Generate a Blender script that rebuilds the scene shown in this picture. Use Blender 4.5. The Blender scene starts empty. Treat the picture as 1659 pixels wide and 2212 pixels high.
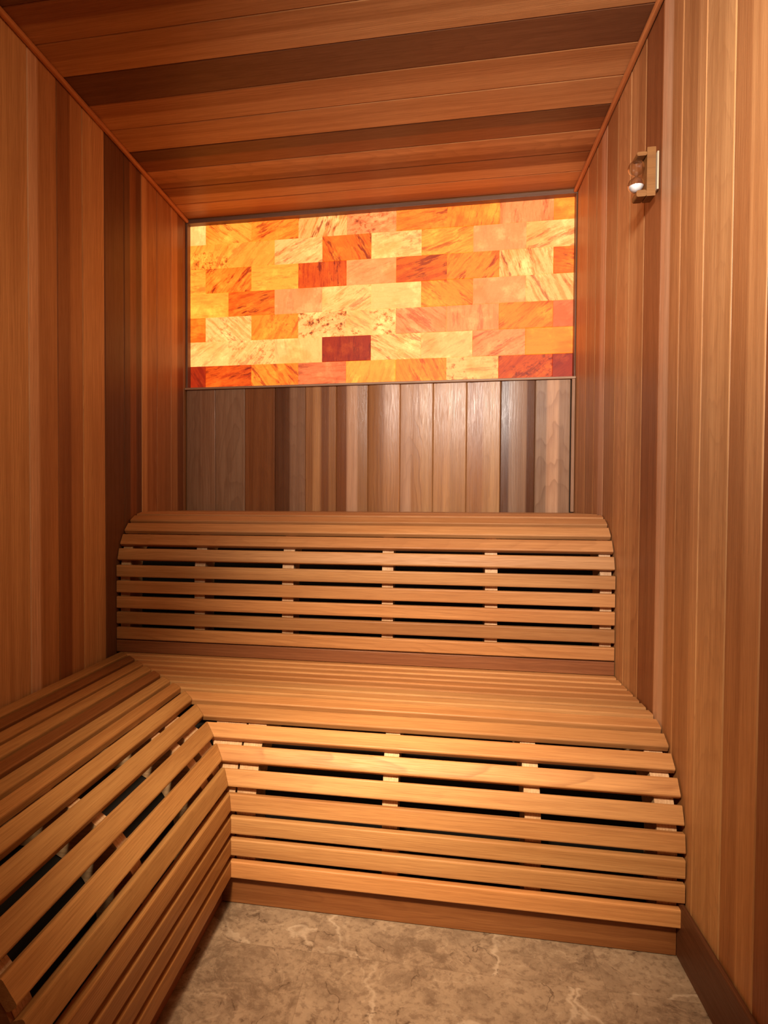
import bpy, bmesh, math, random
from mathutils import Vector, Matrix

# ------------------------------------------------------------------ camera, light, exposure
SC = bpy.context.scene
COL = SC.collection
R_ = math.radians
FPX, PPX, PPY = 1384.026, 690.12, 1120.55          # focal length and principal point, pixels of 1659 x 2212
CAM = Vector((1.06337, -2.63937, 0.96145))
YAW, PITCH, ROLL = -0.18124, -0.02546, 0.00365
fw = Vector((math.sin(YAW) * math.cos(PITCH), math.cos(YAW) * math.cos(PITCH), math.sin(PITCH)))
r0 = Vector((math.cos(YAW), -math.sin(YAW), 0))
u0 = r0.cross(fw)
rt = math.cos(ROLL) * r0 + math.sin(ROLL) * u0
up = -math.sin(ROLL) * r0 + math.cos(ROLL) * u0
cd = bpy.data.cameras.new('camera')
cam = bpy.data.objects.new('camera', cd)
COL.objects.link(cam)
cam.matrix_world = Matrix(((rt.x, up.x, -fw.x, CAM.x), (rt.y, up.y, -fw.y, CAM.y), (rt.z, up.z, -fw.z, CAM.z), (0, 0, 0, 1)))
cd.sensor_fit = 'AUTO'
cd.sensor_width = 36.0
cd.lens = FPX * 36.0 / 2212.0
cd.shift_x = (829.5 - PPX) / 2212.0
cd.shift_y = (PPY - 1106.0) / 2212.0
cd.clip_start = 0.02
SC.camera = cam

SC.view_settings.view_transform = 'Standard'
SC.view_settings.look = 'None'
SC.view_settings.gamma = 1.0
SC.view_settings.use_curve_mapping = False
SC.view_settings.exposure = 0.0

world = bpy.data.worlds.new('world')
SC.world = world
world.use_nodes = True
world.node_tree.nodes['Background'].inputs[0].default_value = (1.0, 0.72, 0.5, 1)
world.node_tree.nodes['Background'].inputs[1].default_value = 0.02


def area(name, loc, aim, size, power, color, spread=180.0):
    d = bpy.data.lights.new(name, 'AREA')
    d.shape = 'DISK'
    d.size = size
    d.energy = power
    d.color = color
    d.spread = R_(spread)
    o = bpy.data.objects.new(name, d)
    COL.objects.link(o)
    o.location = loc
    o.rotation_euler = (Vector(aim) - Vector(loc)).to_track_quat('-Z', 'Y').to_euler()
    return o


area('lamp_warm', (0.76, -2.60, 1.74), (0.98, -1.08, 0.34), 0.20, 6.2, (1.0, 0.76, 0.48), 47)
area('lamp_neutral', (1.10, -2.62, 1.74), (1.70, 0.0, 1.52), 0.24, 13.6, (1.0, 0.89, 0.79), 83)
area('lamp_fill', (0.95, -2.45, 2.10), (0.00, -1.55, 1.25), 0.45, 5.6, (1.0, 0.78, 0.46), 112)  # added unseen fill to brighten the left side, no fixture there
PANEL_GLOW = 1.75

W, H = 1.582, 2.1616          # room width and height (floor z = 0, panel plane y = 0)
YF = -3.0                     # wall behind the camera


# ------------------------------------------------------------------ tags
def tag(o, label=None, cat=None, group=None, kind=None):
    if label: o['label'] = label
    if cat: o['category'] = cat
    if group: o['group'] = group
    if kind: o['kind'] = kind
    return o


def empty(name, loc, label, cat, group=None):
    o = bpy.data.objects.new(name, None)
    o.empty_display_size = 0.1
    COL.objects.link(o)
    o.location = loc
    bpy.context.view_layer.update()
    return tag(o, label, cat, group)


# ------------------------------------------------------------------ materials
def nodes(name):
    m = bpy.data.materials.new(name)
    m.use_nodes = True
    nt = m.node_tree
    return m, nt, nt.nodes['Principled BSDF']


class NB:
    """small helper to wire nodes"""
    def __init__(s, nt): s.nt = nt
    def n(s, t, **kw):
        x = s.nt.nodes.new(t)
        for k, v in kw.items(): setattr(x, k, v)
        return x
    def put(s, sock, v):
        if hasattr(v, 'is_output') or isinstance(v, bpy.types.NodeSocket): s.nt.links.new(v, sock)
        else: sock.default_value = v
    def math(s, op, a, b=None, c=None, clamp=False):
        x = s.n('ShaderNodeMath', operation=op, use_clamp=clamp)
        s.put(x.inputs[0], a)
        if b is not None: s.put(x.inputs[1], b)
        if c is not None: s.put(x.inputs[2], c)
        return x.outputs[0]
    def vmath(s, op, a, b):
        x = s.n('ShaderNodeVectorMath', operation=op)
        s.put(x.inputs[0], a); s.put(x.inputs[1], b)
        return x.outputs[0]
    def attr(s, name):
        return s.n('ShaderNodeAttribute', attribute_name=name)
    def noise(s, vec, scale, detail=2.0, rough=0.5, dist=0.0):
        x = s.n('ShaderNodeTexNoise')
        s.put(x.inputs['Vector'], vec)
        x.inputs['Scale'].default_value = scale
        x.inputs['Detail'].default_value = detail
        x.inputs['Roughness'].default_value = rough
        x.inputs['Distortion'].default_value = dist
        return x.outputs['Fac']
    def sep(s, v):
        x = s.n('ShaderNodeSeparateXYZ'); s.put(x.inputs[0], v); return x.outputs
    def comb(s, a, b, c):
        x = s.n('ShaderNodeCombineXYZ')
        s.put(x.inputs[0], a); s.put(x.inputs[1], b); s.put(x.inputs[2], c)
        return x.outputs[0]
    def mix(s, f, a, b, mode='MIX'):
        x = s.n('ShaderNodeMix', data_type='RGBA', blend_type=mode)
        s.put(x.inputs[0], f); s.put(x.inputs[6], a); s.put(x.inputs[7], b)
        return x.outputs[2]
    def ramp(s, v, lo, hi, a=0.0, b=1.0):
        x = s.n('ShaderNodeMapRange', interpolation_type='SMOOTHSTEP')
        s.put(x.inputs[0], v)
        for i, t in enumerate((lo, hi, a, b)): s.put(x.inputs[i + 1], t)
        return x.outputs[0]


def wood_material(name, rough=0.42, line=0.36, spec=0.4, ring=0.0034):
    """cedar: gr = (along, across, depth) in metres, tone = board colour, rg = (pith across, pith depth, tilt)"""
    m, nt, bs = nodes(name)
    b = NB(nt)
    gr = b.attr('gr').outputs['Vector']
    tn = b.attr('tone')
    tone, lines = tn.outputs['Color'], tn.outputs['Alpha']
    rg = b.sep(b.attr('rg').outputs['Vector'])
    g = b.sep(gr)
    low = b.noise(b.vmath('MULTIPLY', gr, (2.2, 9.0, 9.0)), 1.0, 2.0)
    mid = b.noise(b.vmath('MULTIPLY', gr, (1.3, 42.0, 42.0)), 1.0, 3.0)
    fine = b.noise(b.vmath('MULTIPLY', gr, (14.0, 620.0, 620.0)), 1.0, 2.0, 0.6)
    strk = b.noise(b.vmath('MULTIPLY', gr, (3.0, 170.0, 170.0)), 1.0, 3.0, 0.6)
    wob = b.noise(b.vmath('MULTIPLY', gr, (5.0, 14.0, 14.0)), 1.0, 2.0)
    a = b.math('ADD', b.math('SUBTRACT', g[1], rg[0]), b.math('MULTIPLY', b.math('SUBTRACT', low, 0.5), 0.012))
    d = b.math('ADD', b.math('ADD', g[2], rg[1]), b.math('MULTIPLY', rg[2], g[0]))
    d = b.math('ADD', d, b.math('MULTIPLY', b.math('SUBTRACT', wob, 0.5), 0.010))
    rad = b.math('SQRT', b.math('ADD', b.math('MULTIPLY', a, a), b.math('MULTIPLY', d, d)))
    fr = b.math('FRACT', b.math('DIVIDE', rad, ring))
    late = b.math('POWER', fr, 3.2)
    late = b.math('MULTIPLY', late, b.ramp(fr, 1.0, 0.9))
    late = b.math('MULTIPLY', late, b.ramp(mid, 0.35, 0.62, 0.35, 1.0))
    c = b.mix(b.ramp(mid, 0.30, 0.70), b.mix(1.0, tone, (0.87, 0.82, 0.78, 1), 'MULTIPLY'), b.mix(1.0, tone, (1.09, 1.10, 1.11, 1), 'MULTIPLY'))
    c = b.mix(b.ramp(low, 0.35, 0.72, 0.0, 0.35), c, b.mix(1.0, c, (0.84, 0.70, 0.58, 1), 'MULTIPLY'))
    c = b.mix(b.ramp(strk, 0.40, 0.66, 0.0, 0.40), c, b.mix(1.0, c, (0.74, 0.64, 0.56, 1), 'MULTIPLY'))
    c = b.mix(b.math('MULTIPLY', late, b.math('MULTIPLY', lines, line)), c, b.mix(1.0, c, (0.42, 0.30, 0.24, 1), 'MULTIPLY'))
    c = b.mix(b.ramp(fine, 0.42, 0.70, 0.0, 0.45), c, b.mix(1.0, c, (0.62, 0.54, 0.50, 1), 'MULTIPLY'))
    nt.links.new(c, bs.inputs['Base Color'])
    b.put(bs.inputs['Roughness'], b.ramp(fine, 0.3, 0.8, rough - 0.05, rough + 0.12))
    bs.inputs['Specular IOR Level'].default_value = spec
    bp = b.n('ShaderNodeBump')
    bp.inputs['Strength'].default_value = 0.12
    bp.inputs['Distance'].default_value = 0.002
    b.put(bp.inputs['Height'], b.math('SUBTRACT', fine, b.math('MULTIPLY', late, 0.5)))
    nt.links.new(bp.outputs[0], bs.inputs['Normal'])
    return m


M_PANEL = wood_material('cedar_boards', 0.46, 0.50, 0.35)
M_GLOSS = wood_material('cedar_boards_satin', 0.27, 0.65, 0.26)
M_SLAT = wood_material('cedar_slats', 0.47, 0.60, 0.26)
M_PINE = wood_material('pine_ribs', 0.6, 0.75, 0.3, 0.006)


def marble_material():
    m, nt, bs = nodes('brown_marble')
    b = NB(nt)
    co = b.n('ShaderNodeNewGeometry').outputs['Position']
    s = b.sep(co)
    tile = b.math('FLOOR', b.math('DIVIDE', b.math('SUBTRACT', s[0], 0.807 - 0.594), 0.594))
    row = b.math('FLOOR', b.math('DIVIDE', b.math('ADD', s[1], 3.1), 0.594))
    off = b.comb(b.math('MULTIPLY', tile, 7.31), b.math('MULTIPLY', row, 3.77), b.math('ADD', tile, row))
    co = b.vmath('ADD', co, off)
    wn = b.n('ShaderNodeTexNoise'); b.put(wn.inputs['Vector'], co); wn.inputs['Scale'].default_value = 7.0; wn.inputs['Detail'].default_value = 6.0
    warp = b.vmath('ADD', co, b.vmath('MULTIPLY', b.vmath('SUBTRACT', wn.outputs['Color'], (0.5, 0.5, 0.5)), (0.26, 0.26, 0.26)))
    def vein(scale, width):
        v = b.n('ShaderNodeTexVoronoi', feature='DISTANCE_TO_EDGE')
        b.put(v.inputs['Vector'], b.vmath('MULTIPLY', warp, (1.0, 0.62, 1.0))); v.inputs['Scale'].default_value = scale
        return b.ramp(v.outputs['Distance'], 0.0, width, 1.0, 0.0)
    big = b.noise(co, 4.5, 4.0, 0.6)
    mid = b.noise(warp, 14.0, 9.0, 0.76)
    fine = b.noise(co, 60.0, 4.0, 0.7)
    c = b.mix(b.ramp(mid, 0.36, 0.62), (0.20, 0.135, 0.092, 1), (0.42, 0.305, 0.215, 1))
    c = b.mix(b.ramp(big, 0.40, 0.64, 0.0, 0.65), c, (0.48, 0.355, 0.255, 1))
    c = b.mix(b.ramp(fine, 0.48, 0.64, 0.0, 0.6), c, (0.19, 0.125, 0.085, 1))
    c = b.mix(b.math('MULTIPLY', vein(2.2, 0.018), b.ramp(big, 0.35, 0.60, 0.1, 0.6)), c, (0.72, 0.58, 0.45, 1))
    c = b.mix(b.math('MULTIPLY', vein(9.0, 0.035), b.ramp(mid, 0.45, 0.65, 0.0, 0.35)), c, (0.64, 0.51, 0.39, 1))
    c = b.mix(b.math('MULTIPLY', vein(6.1, 0.018), b.ramp(mid, 0.52, 0.42, 0.0, 0.8)), c, (0.11, 0.068, 0.045, 1))
    # hairline joints of the tiles
    fx = b.math('FRACT', b.math('DIVIDE', b.math('SUBTRACT', s[0], 0.807 - 0.594), 0.594))
    fy = b.math('FRACT', b.math('DIVIDE', b.math('ADD', s[1], 3.1), 0.594))
    j = b.math('MINIMUM', b.math('MINIMUM', fx, b.math('SUBTRACT', 1.0, fx)), b.math('MINIMUM', fy, b.math('SUBTRACT', 1.0, fy)))
    c = b.mix(b.ramp(j, 0.0, 0.0022, 0.45, 0.0), c, (0.22, 0.15, 0.10, 1))
    nt.links.new(c, bs.inputs['Base Color'])
    bs.inputs['Roughness'].default_value = 0.42
    bs.inputs['Specular IOR Level'].default_value = 0.35
    return m


def salt_material():
    """back-lit salt tiles: sbase = colour, spar = (angle, streaks, specks), suv = (x, z, seed)"""
    m, nt, bs = nodes('backlit_salt')
    b = NB(nt)
    base = b.attr('sbase').outputs['Color']
    par = b.sep(b.attr('spar').outputs['Vector'])
    uv = b.sep(b.attr('suv').outputs['Vector'])
    vec = b.comb(uv[0], uv[1], 0.0)
    wn = b.n('ShaderNodeTexNoise'); b.put(wn.inputs['Vector'], b.comb(uv[0], uv[1], uv[2])); wn.inputs['Scale'].default_value = 14.0; wn.inputs['Detail'].default_value = 3.0
    vec = b.vmath('ADD', vec, b.vmath('MULTIPLY', b.vmath('SUBTRACT', wn.outputs['Color'], (0.5, 0.5, 0.5)), (0.014, 0.014, 0.0)))
    rot = b.n('ShaderNodeVectorRotate', rotation_type='Z_AXIS')
    b.put(rot.inputs['Vector'], vec); b.put(rot.inputs['Angle'], par[0])
    rs = b.sep(rot.outputs[0])
    st = b.noise(b.comb(rs[0], b.math('MULTIPLY', rs[1], 7.0), uv[2]), 8.0, 6.0, 0.68)
    st2 = b.noise(b.comb(rs[0], b.math('MULTIPLY', rs[1], 6.0), b.math('ADD', uv[2], 5.0)), 34.0, 5.0, 0.7)
    vn = b.noise(b.comb(rs[0], b.math('MULTIPLY', rs[1], 4.5), b.math('ADD', uv[2], 15.0)), 7.0, 7.0, 0.72)
    cl = b.noise(b.comb(uv[0], uv[1], b.math('ADD', uv[2], 9.0)), 13.0, 5.0, 0.62)
    cl2 = b.noise(b.comb(uv[0], uv[1], b.math('ADD', uv[2], 29.0)), 8.0, 3.0, 0.5)
    sp = b.noise(b.comb(uv[0], uv[1], b.math('ADD', uv[2], 3.0)), 48.0, 6.0, 0.75)
    spm = b.math('MULTIPLY', par[2], b.ramp(cl2, 0.42, 0.58))
    gr = b.noise(b.comb(uv[0], uv[1], uv[2]), 150.0, 3.0, 0.7)
    c = b.mix(b.ramp(cl, 0.50, 0.70, 0.0, 0.65), base, b.mix(1.0, b.mix(1.0, base, (1.2, 1.6, 1.9, 1), 'MULTIPLY'), (0.12, 0.03, 0.004, 1), 'ADD'))
    c = b.mix(b.ramp(cl2, 0.52, 0.34, 0.0, 0.55), c, b.mix(1.0, c, (0.88, 0.62, 0.36, 1), 'MULTIPLY'))
    c = b.mix(b.math('MULTIPLY', b.ramp(st, 0.47, 0.62), b.math('MULTIPLY', par[1], 0.85)), c, b.mix(1.0, c, (0.70, 0.34, 0.09, 1), 'MULTIPLY'))
    c = b.mix(b.math('MULTIPLY', b.ramp(st2, 0.50, 0.68), b.math('MULTIPLY', par[1], 0.65)), c, b.mix(1.0, c, (0.66, 0.40, 0.18, 1), 'MULTIPLY'))
    c = b.mix(b.math('MULTIPLY', b.ramp(vn, 0.53, 0.62), b.math('MULTIPLY', par[1], 1.0)), c, b.mix(0.35, (0.16, 0.008, 0.0004, 1), b.mix(1.0, c, (0.40, 0.12, 0.03, 1), 'MULTIPLY')))
    c = b.mix(b.math('MULTIPLY', b.ramp(sp, 0.49, 0.59), spm), c, b.mix(1.0, c, (0.60, 0.26, 0.06, 1), 'MULTIPLY'))
    c = b.mix(b.math('MULTIPLY', b.ramp(sp, 0.56, 0.64), spm), c, (0.10, 0.010, 0.001, 1))
    c = b.mix(b.ramp(gr, 0.38, 0.7, 0.0, 0.22), c, b.mix(1.0, c, (0.82, 0.66, 0.48, 1), 'MULTIPLY'))
    nt.links.new(c, bs.inputs['Emission Color'])
    bs.inputs['Emission Strength'].default_value = PANEL_GLOW
    bs.inputs['Base Color'].default_value = (0.045, 0.028, 0.024, 1)
    bs.inputs['Roughness'].default_value = 0.55
    bs.inputs['Specular IOR Level'].default_value = 0.25
    return m


def plain(name, color, rough=0.6, metal=0.0):
    m, nt, bs = nodes(name)
    b = NB(nt)
    co = b.n('ShaderNodeTexCoord').outputs['Object']
    n = b.noise(co, 60.0, 3.0, 0.6)
    nt.links.new(b.mix(b.ramp(n, 0.3, 0.7), (color[0] * .85, color[1] * .85, color[2] * .85, 1), (color[0], color[1], color[2], 1)), bs.inputs['Base Color'])
    bs.inputs['Roughness'].default_value = rough
    bs.inputs['Metallic'].default_value = metal
    return m


M_MARBLE = marble_material()
M_SALT = salt_material()
M_SAND = plain('white_sand', (0.86, 0.87, 0.92), 0.8)
m_, nt_, bs_ = nodes('seam_glow')
bs_.inputs['Base Color'].default_value = (0.3, 0.12, 0.04, 1)
bs_.inputs['Emission Color'].default_value = (0.90, 0.28, 0.05, 1)
bs_.inputs['Emission Strength'].default_value = 1.0
M_SEAM = m_
m_, nt_, bs_ = nodes('clear_glass')
b_ = NB(nt_)
tr_ = b_.n('ShaderNodeBsdfTransparent'); tr_.inputs[0].default_value = (0.95, 0.93, 0.90, 1)
gl_ = b_.n('ShaderNodeBsdfGlossy'); gl_.inputs['Roughness'].default_value = 0.02
lw_ = b_.n('ShaderNodeLayerWeight'); lw_.inputs[0].default_value = 0.42
mx_ = b_.n('ShaderNodeMixShader')
nt_.links.new(b_.math('MULTIPLY', lw_.outputs[1], 0.8), mx_.inputs[0]); nt_.links.new(tr_.outputs[0], mx_.inputs[1]); nt_.links.new(gl_.outputs[0], mx_.inputs[2])
nt_.links.new(mx_.outputs[0], nt_.nodes['Material Output'].inputs[0])
nt_.nodes.remove(bs_)
M_GLASS = m_


# ------------------------------------------------------------------ mesh collector with wood attributes
class MB:
    def __init__(s):
        s.v = []; s.f = []; s.gr = []; s.tone = []; s.rg = []
    def vert(s, p, gr, tone, rg):
        s.v.append(tuple(p)); s.gr.append(tuple(gr)); s.tone.append((tone[0], tone[1], tone[2], tone[3] if len(tone) > 3 else 0.6)); s.rg.append(tuple(rg))
        return len(s.v) - 1
    def face(s, *ix): s.f.append(tuple(ix))
    def build(s, name, mat, parent=None, smooth=False):
        me = bpy.data.meshes.new(name)
        me.from_pydata(s.v, [], s.f)
        for nm, ty, data, key in (('gr', 'FLOAT_VECTOR', s.gr, 'vector'), ('tone', 'FLOAT_COLOR', s.tone, 'color'), ('rg', 'FLOAT_VECTOR', s.rg, 'vector')):
            a = me.attributes.new(nm, ty, 'POINT')
            a.data.foreach_set(key, [c for t in data for c in t])
        bm = bmesh.new(); bm.from_mesh(me)
        bmesh.ops.recalc_face_normals(bm, faces=bm.faces[:])
        bm.to_mesh(me); bm.free()
        me.materials.append(mat)
        if smooth:
            for p in me.polygons: p.use_smooth = True
        o = bpy.data.objects.new(name, me)
        COL.objects.link(o)
        if parent is not None:
            o.parent = parent
            o.matrix_parent_inverse = parent.matrix_world.inverted()
        return o


rnd = random.Random(11)


def grain(straight=0.7):
    """pith position of a board: far below for straight grain, near the face for cathedral grain"""
    if rnd.random() < straight:
        return (rnd.uniform(-.25, .25), rnd.choice((-1, 1)) * rnd.uniform(.10, .25), rnd.uniform(-.02, .02))
    return (rnd.uniform(-.02, .02), rnd.uniform(.02, .05), rnd.uniform(-.04, .04))


def prism(mb, prof, ends, axis, tone, rg=None, seed=None, tang=(1, 0), grain_mode=None):
    """extrude a closed profile [(a, b)] along axis 'x' or 'y'; ends(a, b) -> (start, end) along the axis."""
    rg = rg or grain()
    seed = rnd.uniform(0, 50) if seed is None else seed
    n = len(prof)
    ca = sum(p[0] for p in prof) / n; cb = sum(p[1] for p in prof) / n
    rings = []
    for k in (0, 1):
        ring = []
        for a, b_ in prof:
            e = ends(a, b_)[k]
            pos = (e, a, b_) if axis == 'x' else ((a, e, b_) if axis == 'y' else (a, b_, e))
            t = (a - ca) * tang[0] + (b_ - cb) * tang[1]
            d = -(a - ca) * tang[1] + (b_ - cb) * tang[0]
            ring.append(mb.vert(pos, (e + seed, t, d), tone, rg))
        rings.append(ring)
    for i in range(n):
        j = (i + 1) % n
        mb.face(rings[0][i], rings[0][j], rings[1][j], rings[1][i])
    mb.face(*rings[0]); mb.face(*rings[1][::-1])


def rrect(cx, cy, w, t, ang, r=0.004, seg=3):
    """rounded rectangle, w along the tangent direction ang, outer face centred on (cx, cy), thickness t inwards"""
    tx, ty = math.cos(ang), math.sin(ang)
    nx, ny = -ty, tx                       # outward normal (left of tangent)
    pts = []
    for sx, sy in ((1, 1), (-1, 1), (-1, -1), (1, -1)):
        ox, oy = sx * (w / 2 - r), (-r if sy > 0 else -t + r)
        a0 = {(1, 1): 0, (-1, 1): 90, (-1, -1): 180, (1, -1): 270}[(sx, sy)]
        for k in range(seg + 1):
            a = R_(a0 + 90.0 * k / seg)
            px, py = ox + r * math.cos(a), oy + r * math.sin(a)
            pts.append((cx + tx * px + nx * py, cy + ty * px + ny * py))
    return pts


def jit(c, k=0.08, hue=0.05):
    f = 1 + rnd.uniform(-k, k)
    h = rnd.uniform(-hue, hue)
    return (c[0] * f, c[1] * f * (1 + h), c[2] * f * (1 + 1.6 * h), rnd.choice((.25, .4, .5, .7, 1.0)))


SAP = (0.68, 0.410, 0.240)
LIGHT = (0.59, 0.308, 0.126)
MID = (0.45, 0.214, 0.082)
RED = (0.29, 0.112, 0.040)
DARK = (0.160, 0.066, 0.029)
GREY = (0.36, 0.210, 0.122)
TONES = dict(S=SAP, L=LIGHT, M=MID, R=RED, D=DARK, G=GREY)


# ------------------------------------------------------------------ board walls: one mesh per wall, boards with rounded edges
def board_wall(name, place, joints, tones, l0, l1, mat, bow=0.0006, groove=0.0035, depth=0.004, label=None, straight=0.75, bows=None, tilts=None):
    """place(across, along, out) -> xyz ; joints: positions across; tones: one string per board, one letter per band"""
    mb = MB()
    for i in range(len(joints) - 1):
        a0, a1 = sorted((joints[i], joints[i + 1]))
        w = a1 - a0
        bands = tones[i % len(tones)]
        cols = [jit(TONES[ch], .06) for ch in bands]
        rg = grain(straight)
        seed = rnd.uniform(0, 60)
        bw = (bows or {}).get(i, bow * rnd.uniform(-1.0, 1.6))
        ss = [0, groove / w * .35, groove / w]
        K = 24
        ss += [groove / w + (1 - 2 * groove / w) * k / K for k in range(1, K)]
        ss += [1 - groove / w, 1 - groove / w * .35, 1]
        rows = []
        wob = [rnd.uniform(-.05, .05) for _ in cols]
        for si, t in enumerate(ss):
            out = bw * (1 - (2 * t - 1) ** 2) + (tilts or {}).get(i, 0.0) * w * (t - 0.5)
            if si in (0, len(ss) - 1): out -= depth
            elif si in (1, len(ss) - 2): out -= depth * .28
            tb = t * len(cols)
            q = min(int(tb), len(cols) - 1)
            f = tb - q
            cur = cols[q]
            if f > .94 and q + 1 < len(cols):
                k = (f - .94) / .06 * .5
                cur = tuple(cur[z] * (1 - k) + cols[q + 1][z] * k for z in range(4))
            elif f < .06 and q > 0:
                k = (.06 - f) / .06 * .5
                cur = tuple(cur[z] * (1 - k) + cols[q - 1][z] * k for z in range(4))
            A = a0 + w * t
            rows.append([mb.vert(place(A, L, out), (L + seed, A - a0 - w / 2, out), cur, rg) for L in (l0, l1)])
        for p, q in zip(rows[:-1], rows[1:]):
            mb.face(p[0], q[0], q[1], p[1])
    # closing back, so the wall has thickness
    lo, hi = min(joints), max(joints)
    back = [mb.vert(place(A, L, -0.05), (L, A, 0), MID, (0, .2, 0)) for A, L in ((lo, l0), (hi, l0), (hi, l1), (lo, l1))]
    front = [mb.vert(place(A, L, -depth), (L, A, 0), MID, (0, .2, 0)) for A, L in ((lo, l0), (hi, l0), (hi, l1), (lo, l1))]
    mb.face(*back)
    for k in range(4):
        mb.face(back[k], back[(k + 1) % 4], front[(k + 1) % 4], front[k])
    o = mb.build(name, mat)
    # smooth only the boards' fronts a little: rounded edges read as one curve
    for p in o.data.polygons: p.use_smooth = False
    return tag(o, label, None, None, 'structure')


BACK_Y = -0.032
LW = 'L M'.split()
# left wall: boards from the back corner towards the camera
jl = [0.0] + [-0.0497 - 0.1316 * k for k in range(0, 23)]
tl = ['M', 'LR', 'M', 'LMM', 'DRD', 'D', 'L', 'RM', 'SMM', 'L', 'ML', 'L', 'M', 'R', 'L', 'M', 'R', 'L', 'M', 'M', 'R', 'L', 'M', 'L']
board_wall('wall_left', lambda a, l, o: (0.0 + o, a, l), jl, tl, 0.0, H, M_PANEL, label='left wall of upright cedar boards')
# right wall
jr = [0.0, -0.081, -0.209, -0.3368] + [-0.4646 - 0.1278 * k for k in range(0, 20)]
tr = ['L', 'L', 'M', 'SM', 'M', 'L', 'ML', 'R', 'MMSS', 'LMM', 'L', 'LM', 'R', 'L', 'M', 'L', 'M', 'R', 'L', 'M', 'L', 'M', 'L']
board_wall('wall_right', lambda a, l, o: (W - o, a, l), jr, tr, 0.0, H, M_PANEL, label='right wall of upright cedar boards')
# ceiling: boards run from wall to wall
jc = [0.0, -0.0327] + [-0.1643 - 0.1316 * k for k in range(0, 22)]
tc = ['M', 'LM', 'RL', 'LMR', 'DR', 'LL', 'ML', 'D', 'ML', 'RM', 'D', 'M', 'L', 'M', 'R', 'L', 'M', 'D', 'L', 'M', 'R', 'M', 'L', 'M']
board_wall('ceiling', lambda a, l, o: (l, a, H - o), jc, tc, 0.0, W, M_PANEL, label='ceiling of cedar boards running from wall to wall', straight=.6)
# lower back wall, twelve boards, satin varnish
jb = [0.004 + 0.13015 * k for k in range(13)]
tb_ = ['GG', 'G', 'RR', 'DG', 'MLRM', 'RSM', 'ML', 'SLL', 'LL', 'ML', 'DGGD', 'GSG']
wb = board_wall('wall_back', lambda a, l, o: (a, BACK_Y - o, l), jb, tb_, 0.0, 1.4375, M_GLOSS, bow=0.0004, bows={5: .0020, 6: .0046, 7: .0010, 10: .003}, tilts={7: .022, 8: .030, 9: .026}, label='lower back wall of twelve upright cedar boards', straight=.55)
# wall behind the camera
jf = [0.0 + W * k / 12 for k in range(13)]
board_wall('wall_front', lambda a, l, o: (a, YF + o, l), jf, ['M', 'L', 'R', 'M'], 0.0, H, M_PANEL)

# floor
mb = MB()
for z in (0.0, -0.05):
    for x, y in ((-.05, YF - .05), (W + .05, YF - .05), (W + .05, .05), (-.05, .05)):
        mb.vert((x, y, z), (x, y, z), MID, (0, 0, 0))
mb.face(0, 1, 2, 3); mb.face(7, 6, 5, 4)
for k in range(4): mb.face(k, k + 4, (k + 1) % 4 + 4, (k + 1) % 4)
tag(mb.build('floor', M_MARBLE), 'floor of brown veined marble tiles', kind='structure')


def bar(name, x0, x1, y0, y1, z0, z1, axis, tone, mat, r=0.002, parent=None, rg=None):
    """a straight bar with eased edges, its grain along axis"""
    mb = MB()
    if axis == 'x':
        prism(mb, rrect((y0 + y1) / 2, z1, y1 - y0, z1 - z0, 0, r, 2), lambda a, b_: (x0, x1), 'x', tone, rg)
    elif axis == 'y':
        prism(mb, rrect((x0 + x1) / 2, z1, x1 - x0, z1 - z0, 0, r, 2), lambda a, b_: (y0, y1), 'y', tone, rg)
    else:
        prism(mb, rrect((x0 + x1) / 2, y1, x1 - x0, y1 - y0, 0, r, 2), lambda a, b_: (z0, z1), 'z', tone, rg)
    return mb.build(name, mat, parent)


def struct(o, label):
    return tag(o, label, kind='structure')


# ceiling corner trims, ledge, corner trim, baseboards
for nm, x0, x1, lb in (('trim_1', 0.0015, 0.0165, 'thin cedar trim where the ceiling meets the left wall'), ('trim_2', W - 0.0165, W - 0.0015, 'thin cedar trim where the ceiling meets the right wall')):
    struct(bar(nm, x0, x1, YF + .004, -0.034, H - 0.0155, H - 0.001, 'y', (.55, .22, .075), M_PANEL, .005), lb)
struct(bar('trim_3', 0.002, W - 0.002, -0.0455, -0.001, 1.4385, 1.4475, 'x', (.50, .32, .20), M_PANEL, .002), 'thin ledge between the glowing salt panel and the wooden boards')
struct(bar('trim_4', W - 0.0145, W - 0.002, -0.0445, -0.034, 0.929, 1.4375, 'z', (.40, .22, .12), M_PANEL, .002), 'slim upright trim closing the back wall boards at the right wall')
struct(bar('baseboard_right', W - 0.011, W - 0.0015, YF + .004, -0.05, 0.0005, 0.123, 'y', (.14, .055, .026), M_SLAT, .003), 'dark cedar baseboard along the right wall')
struct(bar('baseboard_left', 0.0015, 0.011, YF + .004, -1.96, 0.0005, 0.123, 'y', (.14, .055, .026), M_SLAT, .003), 'dark cedar baseboard along the left wall')


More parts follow.
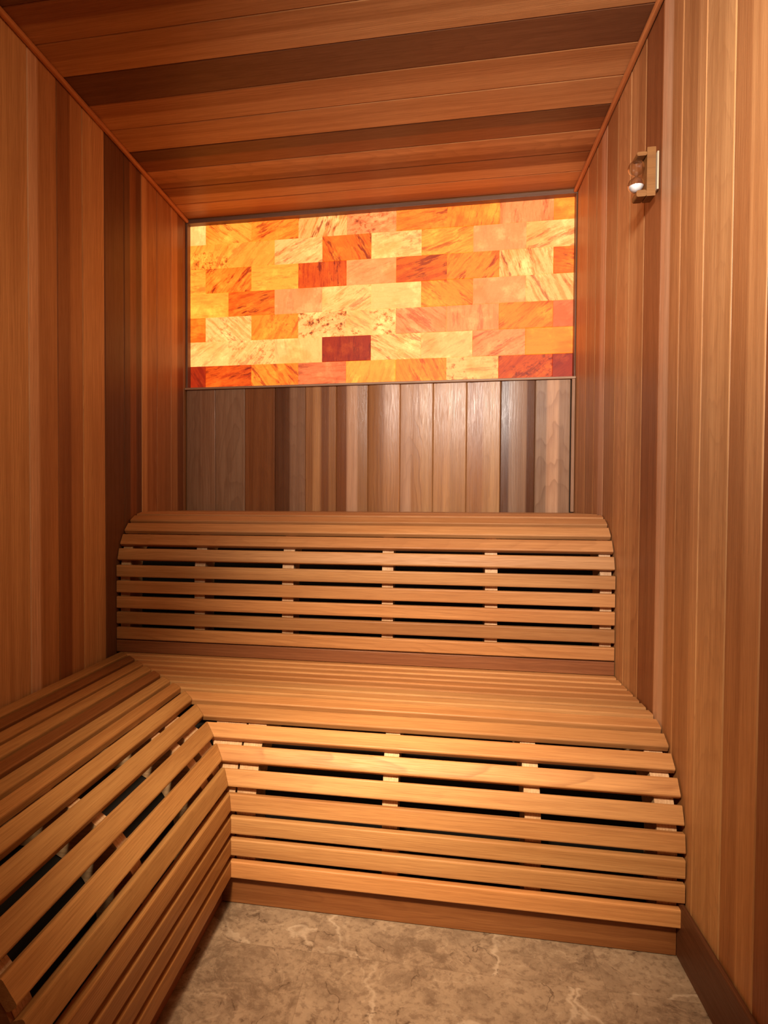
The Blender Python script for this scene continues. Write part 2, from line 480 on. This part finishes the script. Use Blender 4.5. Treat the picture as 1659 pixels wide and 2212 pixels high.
# ------------------------------------------------------------------ glowing salt panel
PX0, PX1, PZ0, PZ1 = 0.0102, 1.5770, 1.4478, 2.1440
panel = empty('salt_panel', (W / 2, 0.0, PZ0), 'glowing orange salt tile panel lit from behind, set in the back wall under the ceiling', 'light panel')
BASE = dict(W=(1.0, .390, .105), Y=(1.0, .270, .026), O=(.97, .190, .013), P=(.90, .225, .060), D=(.70, .120, .006), R=(.30, .016, .0007), B=(.54, .060, .002), K=(.66, .130, .034))
ROWS = [
    [('W', 90, .2, 0), ('Y', -35, .7, .1), ('O', 25, .75, 0), ('W', 68, .85, .1), ('P', 20, .45, .6), ('O', 8, .7, .2), ('O', 75, .55, 0), ('P', 88, .5, 0), ('O', 0, .2, 0)],
    [('Y', 60, .35, .7), ('Y', 45, .35, .05), ('W', 28, .55, 0), ('D', 118, .85, 0), ('W', 10, .35, .35), ('Y', 20, .6, 0), ('P', 90, .12, 0), ('W', 22, .55, .1)],
    [('Y', 0, .45, 0), ('O', 46, .85, .25), ('Y', 3, .35, 0), ('B', 90, .95, 0), ('P', 20, .3, .1), ('D', 15, .75, .9), ('O', 50, .75, .1), ('W', 108, .8, .1), ('D', -10, .7, .2)],
    [('Y', 0, .25, 0), ('D', 14, .85, .2), ('P', 80, .2, 0), ('W', 30, .55, .15), ('W', 0, .12, 0), ('O', -38, .7, .1), ('P', 60, .15, 0), ('W', 120, .65, .1)],
    [('D', 0, .5, .1), ('W', -40, .6, .3), ('O', 58, .5, .3), ('W', 20, .25, .8), ('W', -30, .35, .7), ('P', -38, .5, .1), ('P', 92, .35, 0), ('O', 40, .65, 0), ('K', 30, .2, 0)],
    [('W', 30, .3, .1), ('W', 50, .45, .5), ('W', 100, .2, 0), ('R', 90, .9, 0), ('W', -32, .6, .1), ('W', 30, .25, 0), ('P', 28, .6, .1), ('O', 0, .15, 0)],
    [('R', 122, .8, .1), ('B', 14, .95, .1), ('O', -52, .8, .2), ('K', 0, .5, .2), ('Y', 70, .35, 0), ('O', 115, .6, .1), ('W', 0, .3, .5), ('B', 40, .7, .9), ('R', 35, .8, .1)],
]
me = bpy.data.meshes.new('salt_tiles')
V = []; F = []; SB = []; SP = []; SU = []
zb = [PZ1] + [2.062 - 0.1033 * k for k in range(6)] + [PZ0]
for r, row in enumerate(ROWS):
    z1, z0 = zb[r], zb[r + 1]
    seams = [0.0793 + (0.1016 if r % 2 else 0) + 0.2032 * k for k in range(8 if r % 2 == 0 else 7)]
    xs = [PX0] + seams + [PX1]
    for k, (bs, ang, st, sk) in enumerate(row):
        g = 0.0006
        jx0 = xs[k] + g + (rnd.uniform(-.0004, .0004) if k else 0)
        jx1 = xs[k + 1] - g + (rnd.uniform(-.0004, .0004) if k < len(row) - 1 else 0)
        a, b_, c_, d_ = jx0, jx1, z0 + g, z1 - g
        yy = -0.0005 - rnd.uniform(0, .0012)
        e = 0.0012
        n0 = len(V)
        pts = [(a, yy + .02, c_), (b_, yy + .02, c_), (b_, yy + .02, d_), (a, yy + .02, d_), (a, yy + e, c_), (b_, yy + e, c_), (b_, yy + e, d_), (a, yy + e, d_), (a + e, yy, c_ + e), (b_ - e, yy, c_ + e), (b_ - e, yy, d_ - e), (a + e, yy, d_ - e)]
        f = 1 + rnd.uniform(-.08, .08)
        seed = rnd.uniform(0, 90)
        for p in pts:
            V.append(p); SB.append(tuple(x * f for x in BASE[bs]) + (1.0,)); SP.append((R_(-ang), st, sk)); SU.append((p[0] - a, p[2] - c_, seed))
        for o in (0, 4):
            for q in range(4): F.append((n0 + o + q, n0 + o + (q + 1) % 4, n0 + o + 4 + (q + 1) % 4, n0 + o + 4 + q))
        F.append((n0 + 8, n0 + 9, n0 + 10, n0 + 11)); F.append((n0 + 3, n0 + 2, n0 + 1, n0))
me.from_pydata(V, [], F)
for nm, ty, data, key in (('sbase', 'FLOAT_COLOR', SB, 'color'), ('spar', 'FLOAT_VECTOR', SP, 'vector'), ('suv', 'FLOAT_VECTOR', SU, 'vector')):
    at = me.attributes.new(nm, ty, 'POINT'); at.data.foreach_set(key, [c for t in data for c in t])
me.materials.append(M_SALT)
st_ = bpy.data.objects.new('salt_tiles', me); COL.objects.link(st_)
st_.parent = panel; st_.matrix_parent_inverse = panel.matrix_world.inverted()
mb = MB()
prism(mb, [(0.0225, 1.4478), (0.05, 1.4478), (0.05, 2.16), (0.0225, 2.16)], lambda a, b_: (0.002, W - 0.002), 'x', MID)
mb.build('backing_board', M_SEAM, panel)
FT = (.22, .13, .085)
bar('frame_strip', 0.0015, 0.0100, -0.0315, 0.0220, 1.4485, 2.1435, 'z', FT, M_PANEL, .001, panel)
bar('frame_strip', 1.5772, W - 0.0015, -0.0315, 0.0220, 1.4485, 2.1435, 'z', FT, M_PANEL, .001, panel)
bar('frame_strip', 0.0015, W - 0.0015, -0.0315, 0.0220, 2.1442, H - 0.0015, 'x', FT, M_PANEL, .001, panel)


# ------------------------------------------------------------------ benches
SW, ST = 0.0400, 0.0190


def slat_spots(yc, zc, R, th0, step, n_arc, flat, flat_from, n_flat, pitch, front, face):
    """(across, height, tangent angle) of each slat's outer face centre, in the (depth, z) plane, depth < 0 towards the camera"""
    out = []
    for z in front: out.append((face, z, R_(-90)))            # vertical front
    for k in range(n_arc):
        t = R_(th0 + step * k)
        out.append((yc - R * math.cos(t), zc + R * math.sin(t), R_(-90) + 0))
        out[-1] = (out[-1][0], out[-1][1], -(math.pi / 2 - t) )
    for k in range(n_flat): out.append((flat_from + pitch * k, flat, 0.0))
    return out


def outer(y, z, ang, w=SW, t=ST):
    """profile in (y, z): outward normal for a slat facing -y when ang = -90 deg"""
    # tangent direction: rotating from (0,-1) at the front to (-1,0) on top keeps the outward normal pointing out
    return rrect(y, z, w, t, ang)


# lower bench, back run: arc centre (-0.9735, 0.219), radius 0.235
LYC, LZC, LR = -0.9735, 0.219, 0.235
LFACE = -1.2085
MX = 0.617                                     # mitre: y = -(x + MX)
LOW = []
for z in (0.0925, 0.146, 0.198): LOW.append((LFACE, z, 90.0))
for k in range(6): 
    th = 8.0 + 13.6 * k
    LOW.append((LYC - LR * math.cos(R_(th)), LZC + LR * math.sin(R_(th)), 90.0 - th))
LOW.append((-0.9736, 0.4545, 0.0))
for y in (-0.919, -0.8645, -0.811, -0.758, -0.7035, -0.650): LOW.append((y, 0.4545, 0.0))


def prof_at(y, z, tilt):
    """tilt 90: face looks towards -y, tilt 0: face looks up"""
    # tangent pointing so that its left normal is (-sin tilt, cos tilt) in (y, z)
    return rrect(y, z, SW, ST, R_(tilt), 0.0042, 3)


def tang_of(tilt): return (math.cos(R_(tilt)), math.sin(R_(tilt)))


SLATC = (0.56, 0.284, 0.112)
low_t = [1.22, 1.10, 1.02, 1.0, 1.06, 1.20, 1.0, .98, .95, 1.0, .92, .80, .95, 1.0, 1.12, .98]
lower = empty('curved_bench', (1.09, -0.93, 0.0), 'low curved slatted cedar bench before the tall one, reaching the right wall', 'bench')
for i, (y, z, tilt) in enumerate(LOW):
    mb = MB()
    f = low_t[i]
    tone = jit((SLATC[0] * f, SLATC[1] * f, SLATC[2] * f), .08, .07)
    prism(mb, prof_at(y, z, tilt), lambda a, b_: (-a - MX + 0.0006, W - 0.0035), 'x', tone, tang=tang_of(tilt))
    mb.build('slat', M_SLAT, lower)
# left run, same section turned towards +x: depth d <-> x = -d - MX
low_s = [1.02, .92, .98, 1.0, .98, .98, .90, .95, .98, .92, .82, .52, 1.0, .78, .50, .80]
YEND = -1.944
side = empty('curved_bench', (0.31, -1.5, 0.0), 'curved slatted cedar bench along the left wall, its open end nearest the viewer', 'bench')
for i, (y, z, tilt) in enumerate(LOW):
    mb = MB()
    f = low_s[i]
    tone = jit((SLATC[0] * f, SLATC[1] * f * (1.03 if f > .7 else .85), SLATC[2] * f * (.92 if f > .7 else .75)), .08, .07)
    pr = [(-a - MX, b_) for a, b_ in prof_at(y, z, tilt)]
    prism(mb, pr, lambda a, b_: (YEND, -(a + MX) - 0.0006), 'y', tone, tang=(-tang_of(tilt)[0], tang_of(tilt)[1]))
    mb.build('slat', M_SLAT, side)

# upper bench
UYC, UZC, UR = -0.4445, 0.727, 0.2
UFACE = -0.6450
UP = [(UFACE, z, 90.0) for z in (0.4745, 0.5185, 0.5705, 0.623, 0.6755)]
UP = [(UFACE, 0.7285, 90.0), (UFACE, 0.6755, 90.0), (UFACE, 0.6225, 90.0), (UFACE, 0.570, 90.0), (UFACE, 0.518, 90.0)]
for k in range(1, 6):
    th = 1.4 + 15.9 * k
    UP.append((UYC - (UR - .003) * math.cos(R_(th)), UZC + (UR - .003) * math.sin(R_(th)), 90.0 - th))
for k in range(7): UP.append((-0.3985 + 0.0535 * k, 0.9255, 0.0))
up_t = [.98, 1.02, .96, .70, .98, 1.02, 1.0, 1.02, 1.05, 1.0, 1.0, 1.05, 1.0, .95, 1.0, 1.0, 1.0]
upper = empty('curved_bench', (W / 2, -0.34, 0.0), 'tall curved slatted cedar bench against the back wall below the salt panel', 'bench')
for i, (y, z, tilt) in enumerate(UP):
    mb = MB()
    f = up_t[i % len(up_t)]
    tone = jit((SLATC[0] * f, SLATC[1] * f, SLATC[2] * f), .08, .07)
    prism(mb, prof_at(y, z, tilt), lambda a, b_: (0.0035, W - 0.0035), 'x', tone, tang=tang_of(tilt))
    mb.build('slat', M_SLAT, upper)
# dark bottom board of the upper bench, standing on the seat
mb = MB()
prism(mb, rrect(UFACE - .001, 0.4755, 0.0395, 0.019, R_(90), .002, 2), lambda a, b_: (0.0035, W - 0.0035), 'x', (.26, .10, .042), tang=(0, 1))
mb.build('skirt_board', M_SLAT, upper)


def rib(parent, axis, p0, p1, pts, tone=(.74, .50, .30)):
    mb = MB()
    prism(mb, pts, lambda a, b_: (p0, p1), axis, tone, rg=(rnd.uniform(-.05, .05), rnd.uniform(-.02, .06), 0), tang=(1, 0))
    # the ribs show end and edge grain: let the rings run in the face plane
    mb.gr = [(q[1] * 1.0, q[0] * 1.0, q[2]) for q in mb.gr]
    o = mb.build('support_rib', M_PINE, parent)
    return o


def rib_profile(yc, zc, R, face, flat, z_low, back, zs, n=12):
    """closed outline just behind the slats"""
    g = ST + 0.0008
    pts = [(face + g, z_low), (face + g, zc)]
    for k in range(1, n):
        t = R_(90.0 * k / n)
        pts.append((yc - (R - g) * math.cos(t), zc + (R - g) * math.sin(t)))
    pts += [(yc, flat - g), (back, flat - g), (back, flat - g - 0.09)]
    # inner side
    for k in range(n, -1, -1):
        t = R_(90.0 * k / n)
        q = R - g - 0.09
        pts.append((yc - q * math.cos(t), zc + q * math.sin(t)))
    pts += [(face + g + 0.09, z_low)]
    return pts


M_GAP_SHADE = plain('gap_shade_dark', (0.012, 0.009, 0.008), 0.9)  # near-black colour standing in for the shade inside the benches


def gap_shade(parent, axis, ends, yc, zc, R, face, flat, z_low, back, flip=False):  # added sheet behind the ribs, paints the shade in the slat gaps
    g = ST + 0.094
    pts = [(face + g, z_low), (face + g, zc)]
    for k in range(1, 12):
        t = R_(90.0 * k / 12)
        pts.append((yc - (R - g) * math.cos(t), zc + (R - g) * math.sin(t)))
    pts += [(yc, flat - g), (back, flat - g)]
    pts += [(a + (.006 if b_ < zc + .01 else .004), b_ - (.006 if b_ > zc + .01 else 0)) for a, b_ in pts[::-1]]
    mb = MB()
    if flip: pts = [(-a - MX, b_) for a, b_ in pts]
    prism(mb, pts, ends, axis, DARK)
    return mb.build('gap_shade_panel', M_GAP_SHADE, parent)


rp_up = rib_profile(UYC, UZC, UR - .003, UFACE, 0.9255, 0.456, -0.04, None)
rp_up = [(a, b_) for a, b_ in rp_up]
for x0, x1 in ((0.0085, 0.0424), (0.2728, 0.3084), (0.5722, 0.6092), (0.895, 0.9299), (1.2099, 1.247), (1.5414, 1.5735)):
    rib(upper, 'x', x0, x1, rp_up)
rp_lo = rib_profile(LYC, LZC, LR, LFACE, 0.4545, 0.0735, -0.66, None)
for x0, x1 in ((0.599, 0.6456), (0.9455, 0.9805), (1.2594, 1.2936), (1.5300, 1.5690)):
    rib(lower, 'x', x0, x1, rp_lo)
for own in (lower, side):                        # the two ribs that meet under the mitre
    mb = MB()
    if own is lower:
        prism(mb, rp_lo, lambda a, b_: (max(-a - MX + .001, .515), .594), 'x', (.74, .50, .30), rg=(.02, .04, 0))
    else:
        prism(mb, [(-a - MX, b_) for a, b_ in rp_lo], lambda a, b_: (-1.2105, min(-(a + MX) - .001, -1.132)), 'y', (.74, .50, .30), rg=(.02, .04, 0))
    mb.gr = [(q[1], q[0], q[2]) for q in mb.gr]
    mb.build('support_rib', M_PINE, own)
rp_si = [(-a - MX, b_) for a, b_ in rp_lo]
for y0, y1 in ((-1.245, -1.284), (-1.585, -1.620), (-1.90, -1.935)):
    rib(side, 'y', y1, y0, [(max(a, .015), b_) for a, b_ in rp_si])
gap_shade(upper, 'x', lambda a, b_: (0.006, W - 0.006), UYC, UZC, UR - .003, UFACE, 0.9255, 0.460, -0.045)
gap_shade(lower, 'x', lambda a, b_: (-a - MX + .002, W - 0.014), LYC, LZC, LR, LFACE, 0.4545, 0.002, -0.640)
gap_shade(side, 'y', lambda a, b_: (YEND + .02, -(a + MX) - .002), LYC, LZC, LR, LFACE, 0.4545, 0.002, -0.640, True)
# kick boards, set back under the slats
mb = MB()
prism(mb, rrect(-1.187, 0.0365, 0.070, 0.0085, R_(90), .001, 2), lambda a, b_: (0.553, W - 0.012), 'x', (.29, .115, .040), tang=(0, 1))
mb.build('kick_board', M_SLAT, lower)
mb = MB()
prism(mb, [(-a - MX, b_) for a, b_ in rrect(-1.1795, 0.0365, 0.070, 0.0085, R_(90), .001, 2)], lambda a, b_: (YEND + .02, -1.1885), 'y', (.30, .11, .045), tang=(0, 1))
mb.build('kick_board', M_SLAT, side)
# boarded end of the left bench
mb = MB()
pe = [(0.014, 0.0005)] + [(-a - MX, b_) for a, b_ in [(LFACE + .0205, .0005), (LFACE + .0205, LZC)]]
for k in range(1, 12):
    t = R_(90.0 * k / 12)
    pe.append((-(LYC - (LR - .0205) * math.cos(t)) - MX, LZC + (LR - .0205) * math.sin(t)))
pe += [(-LYC - MX, 0.4345 - .001), (0.014, 0.4345 - .001)]
prism(mb, pe, lambda a, b_: (YEND + .0015, YEND + .0085), 'y', (.34, .15, .058), rg=(.10, .02, 0), tang=(1, 0))
mb.gr = [(q[1], q[2], q[0] * .2) for q in mb.gr]
mb.build('end_panel', M_SLAT, side)


# ------------------------------------------------------------------ sand timer on the right wall
timer = empty('sand_timer', (W - 0.01, -0.946, 1.700), 'small wooden sand timer with white sand mounted on the right wall', 'sand timer')
YA, YB = -0.965, -0.928


def arm(name, x0, x1, z0, z1, tone, r=.003):
    mb = MB()
    prism(mb, rrect((x0 + x1) / 2, z1, x1 - x0, z1 - z0, 0, r, 3), lambda a, b_: (YA, YB), 'y', tone, tang=(1, 0))
    mb.gr = [(q[2] if False else q[1], q[0], q[2]) for q in mb.gr]
    return mb.build(name, M_SLAT, timer)


TT = (.22, .100, .028)
arm('post', 1.5528, 1.5724, 1.7003, 1.8165, TT, .0015)
arm('arm', 1.5300, 1.5526, 1.7003, 1.7158, TT, .004)
arm('arm', 1.5300, 1.5526, 1.7972, 1.8068, TT, .004)
o = bar('back_plate', 1.5760, W - .0022, YA + .001, YB - .004, 1.716, 1.806, 'z', (.62, .50, .35), M_PINE, .001, timer)
tag(o, 'pale back plate of the timer')


def lathe(name, prof, cx, cy, mat, seg=32):
    bm = bmesh.new()
    rings = []
    for r, z in prof:
        if r < 1e-6: rings.append([bm.verts.new((cx, cy, z))])
        else: rings.append([bm.verts.new((cx + r * math.cos(2 * math.pi * k / seg), cy + r * math.sin(2 * math.pi * k / seg), z)) for k in range(seg)])
    for p, q in zip(rings[:-1], rings[1:]):
        for k in range(seg):
            j = (k + 1) % seg
            if len(p) == 1 and len(q) == 1: continue
            if len(p) == 1: bm.faces.new((p[0], q[k], q[j]))
            elif len(q) == 1: bm.faces.new((p[k], p[j], q[0]))
            else: bm.faces.new((p[k], p[j], q[j], q[k]))
    bmesh.ops.recalc_face_normals(bm, faces=bm.faces[:])
    me = bpy.data.meshes.new(name); bm.to_mesh(me); bm.free()
    for p in me.polygons: p.use_smooth = True
    me.materials.append(mat)
    o = bpy.data.objects.new(name, me); COL.objects.link(o)
    o.parent = timer; o.matrix_parent_inverse = timer.matrix_world.inverted()
    return o


GX, GY, ZL, ZU, RB = 1.5337, -0.9465, 1.7362, 1.7772, 0.0188
def glass_outline(dr):
    pts = []
    r = RB - dr
    for k in range(15):                                  # lower bulb from its foot to the neck
        t = R_(-90 + 156 * k / 14)
        pts.append((max(r * math.cos(t), 0), ZL + r * math.sin(t)))
    pts.append((.0034 - dr * .7, (ZL + ZU) / 2 - .0012))
    pts.append((.0034 - dr * .7, (ZL + ZU) / 2 + .0012))
    for k in range(15):
        t = R_(-66 + 156 * k / 14)
        pts.append((max(r * math.cos(t), 0), ZU + r * math.sin(t)))
    return pts
g_out = glass_outline(0)
g_in = glass_outline(.0011)[::-1]
gl = lathe('glass_bulbs', g_out, GX, GY, M_GLASS)
sr = RB - .0016
sand = [(0, ZL - sr)] + [(sr * math.cos(R_(t)), ZL + sr * math.sin(R_(t))) for t in range(-80, -9, 10)] + [(sr * .5, ZL - .0020), (0, ZL - .0010)]
tag(lathe('sand', sand, GX, GY, M_SAND), 'white sand')
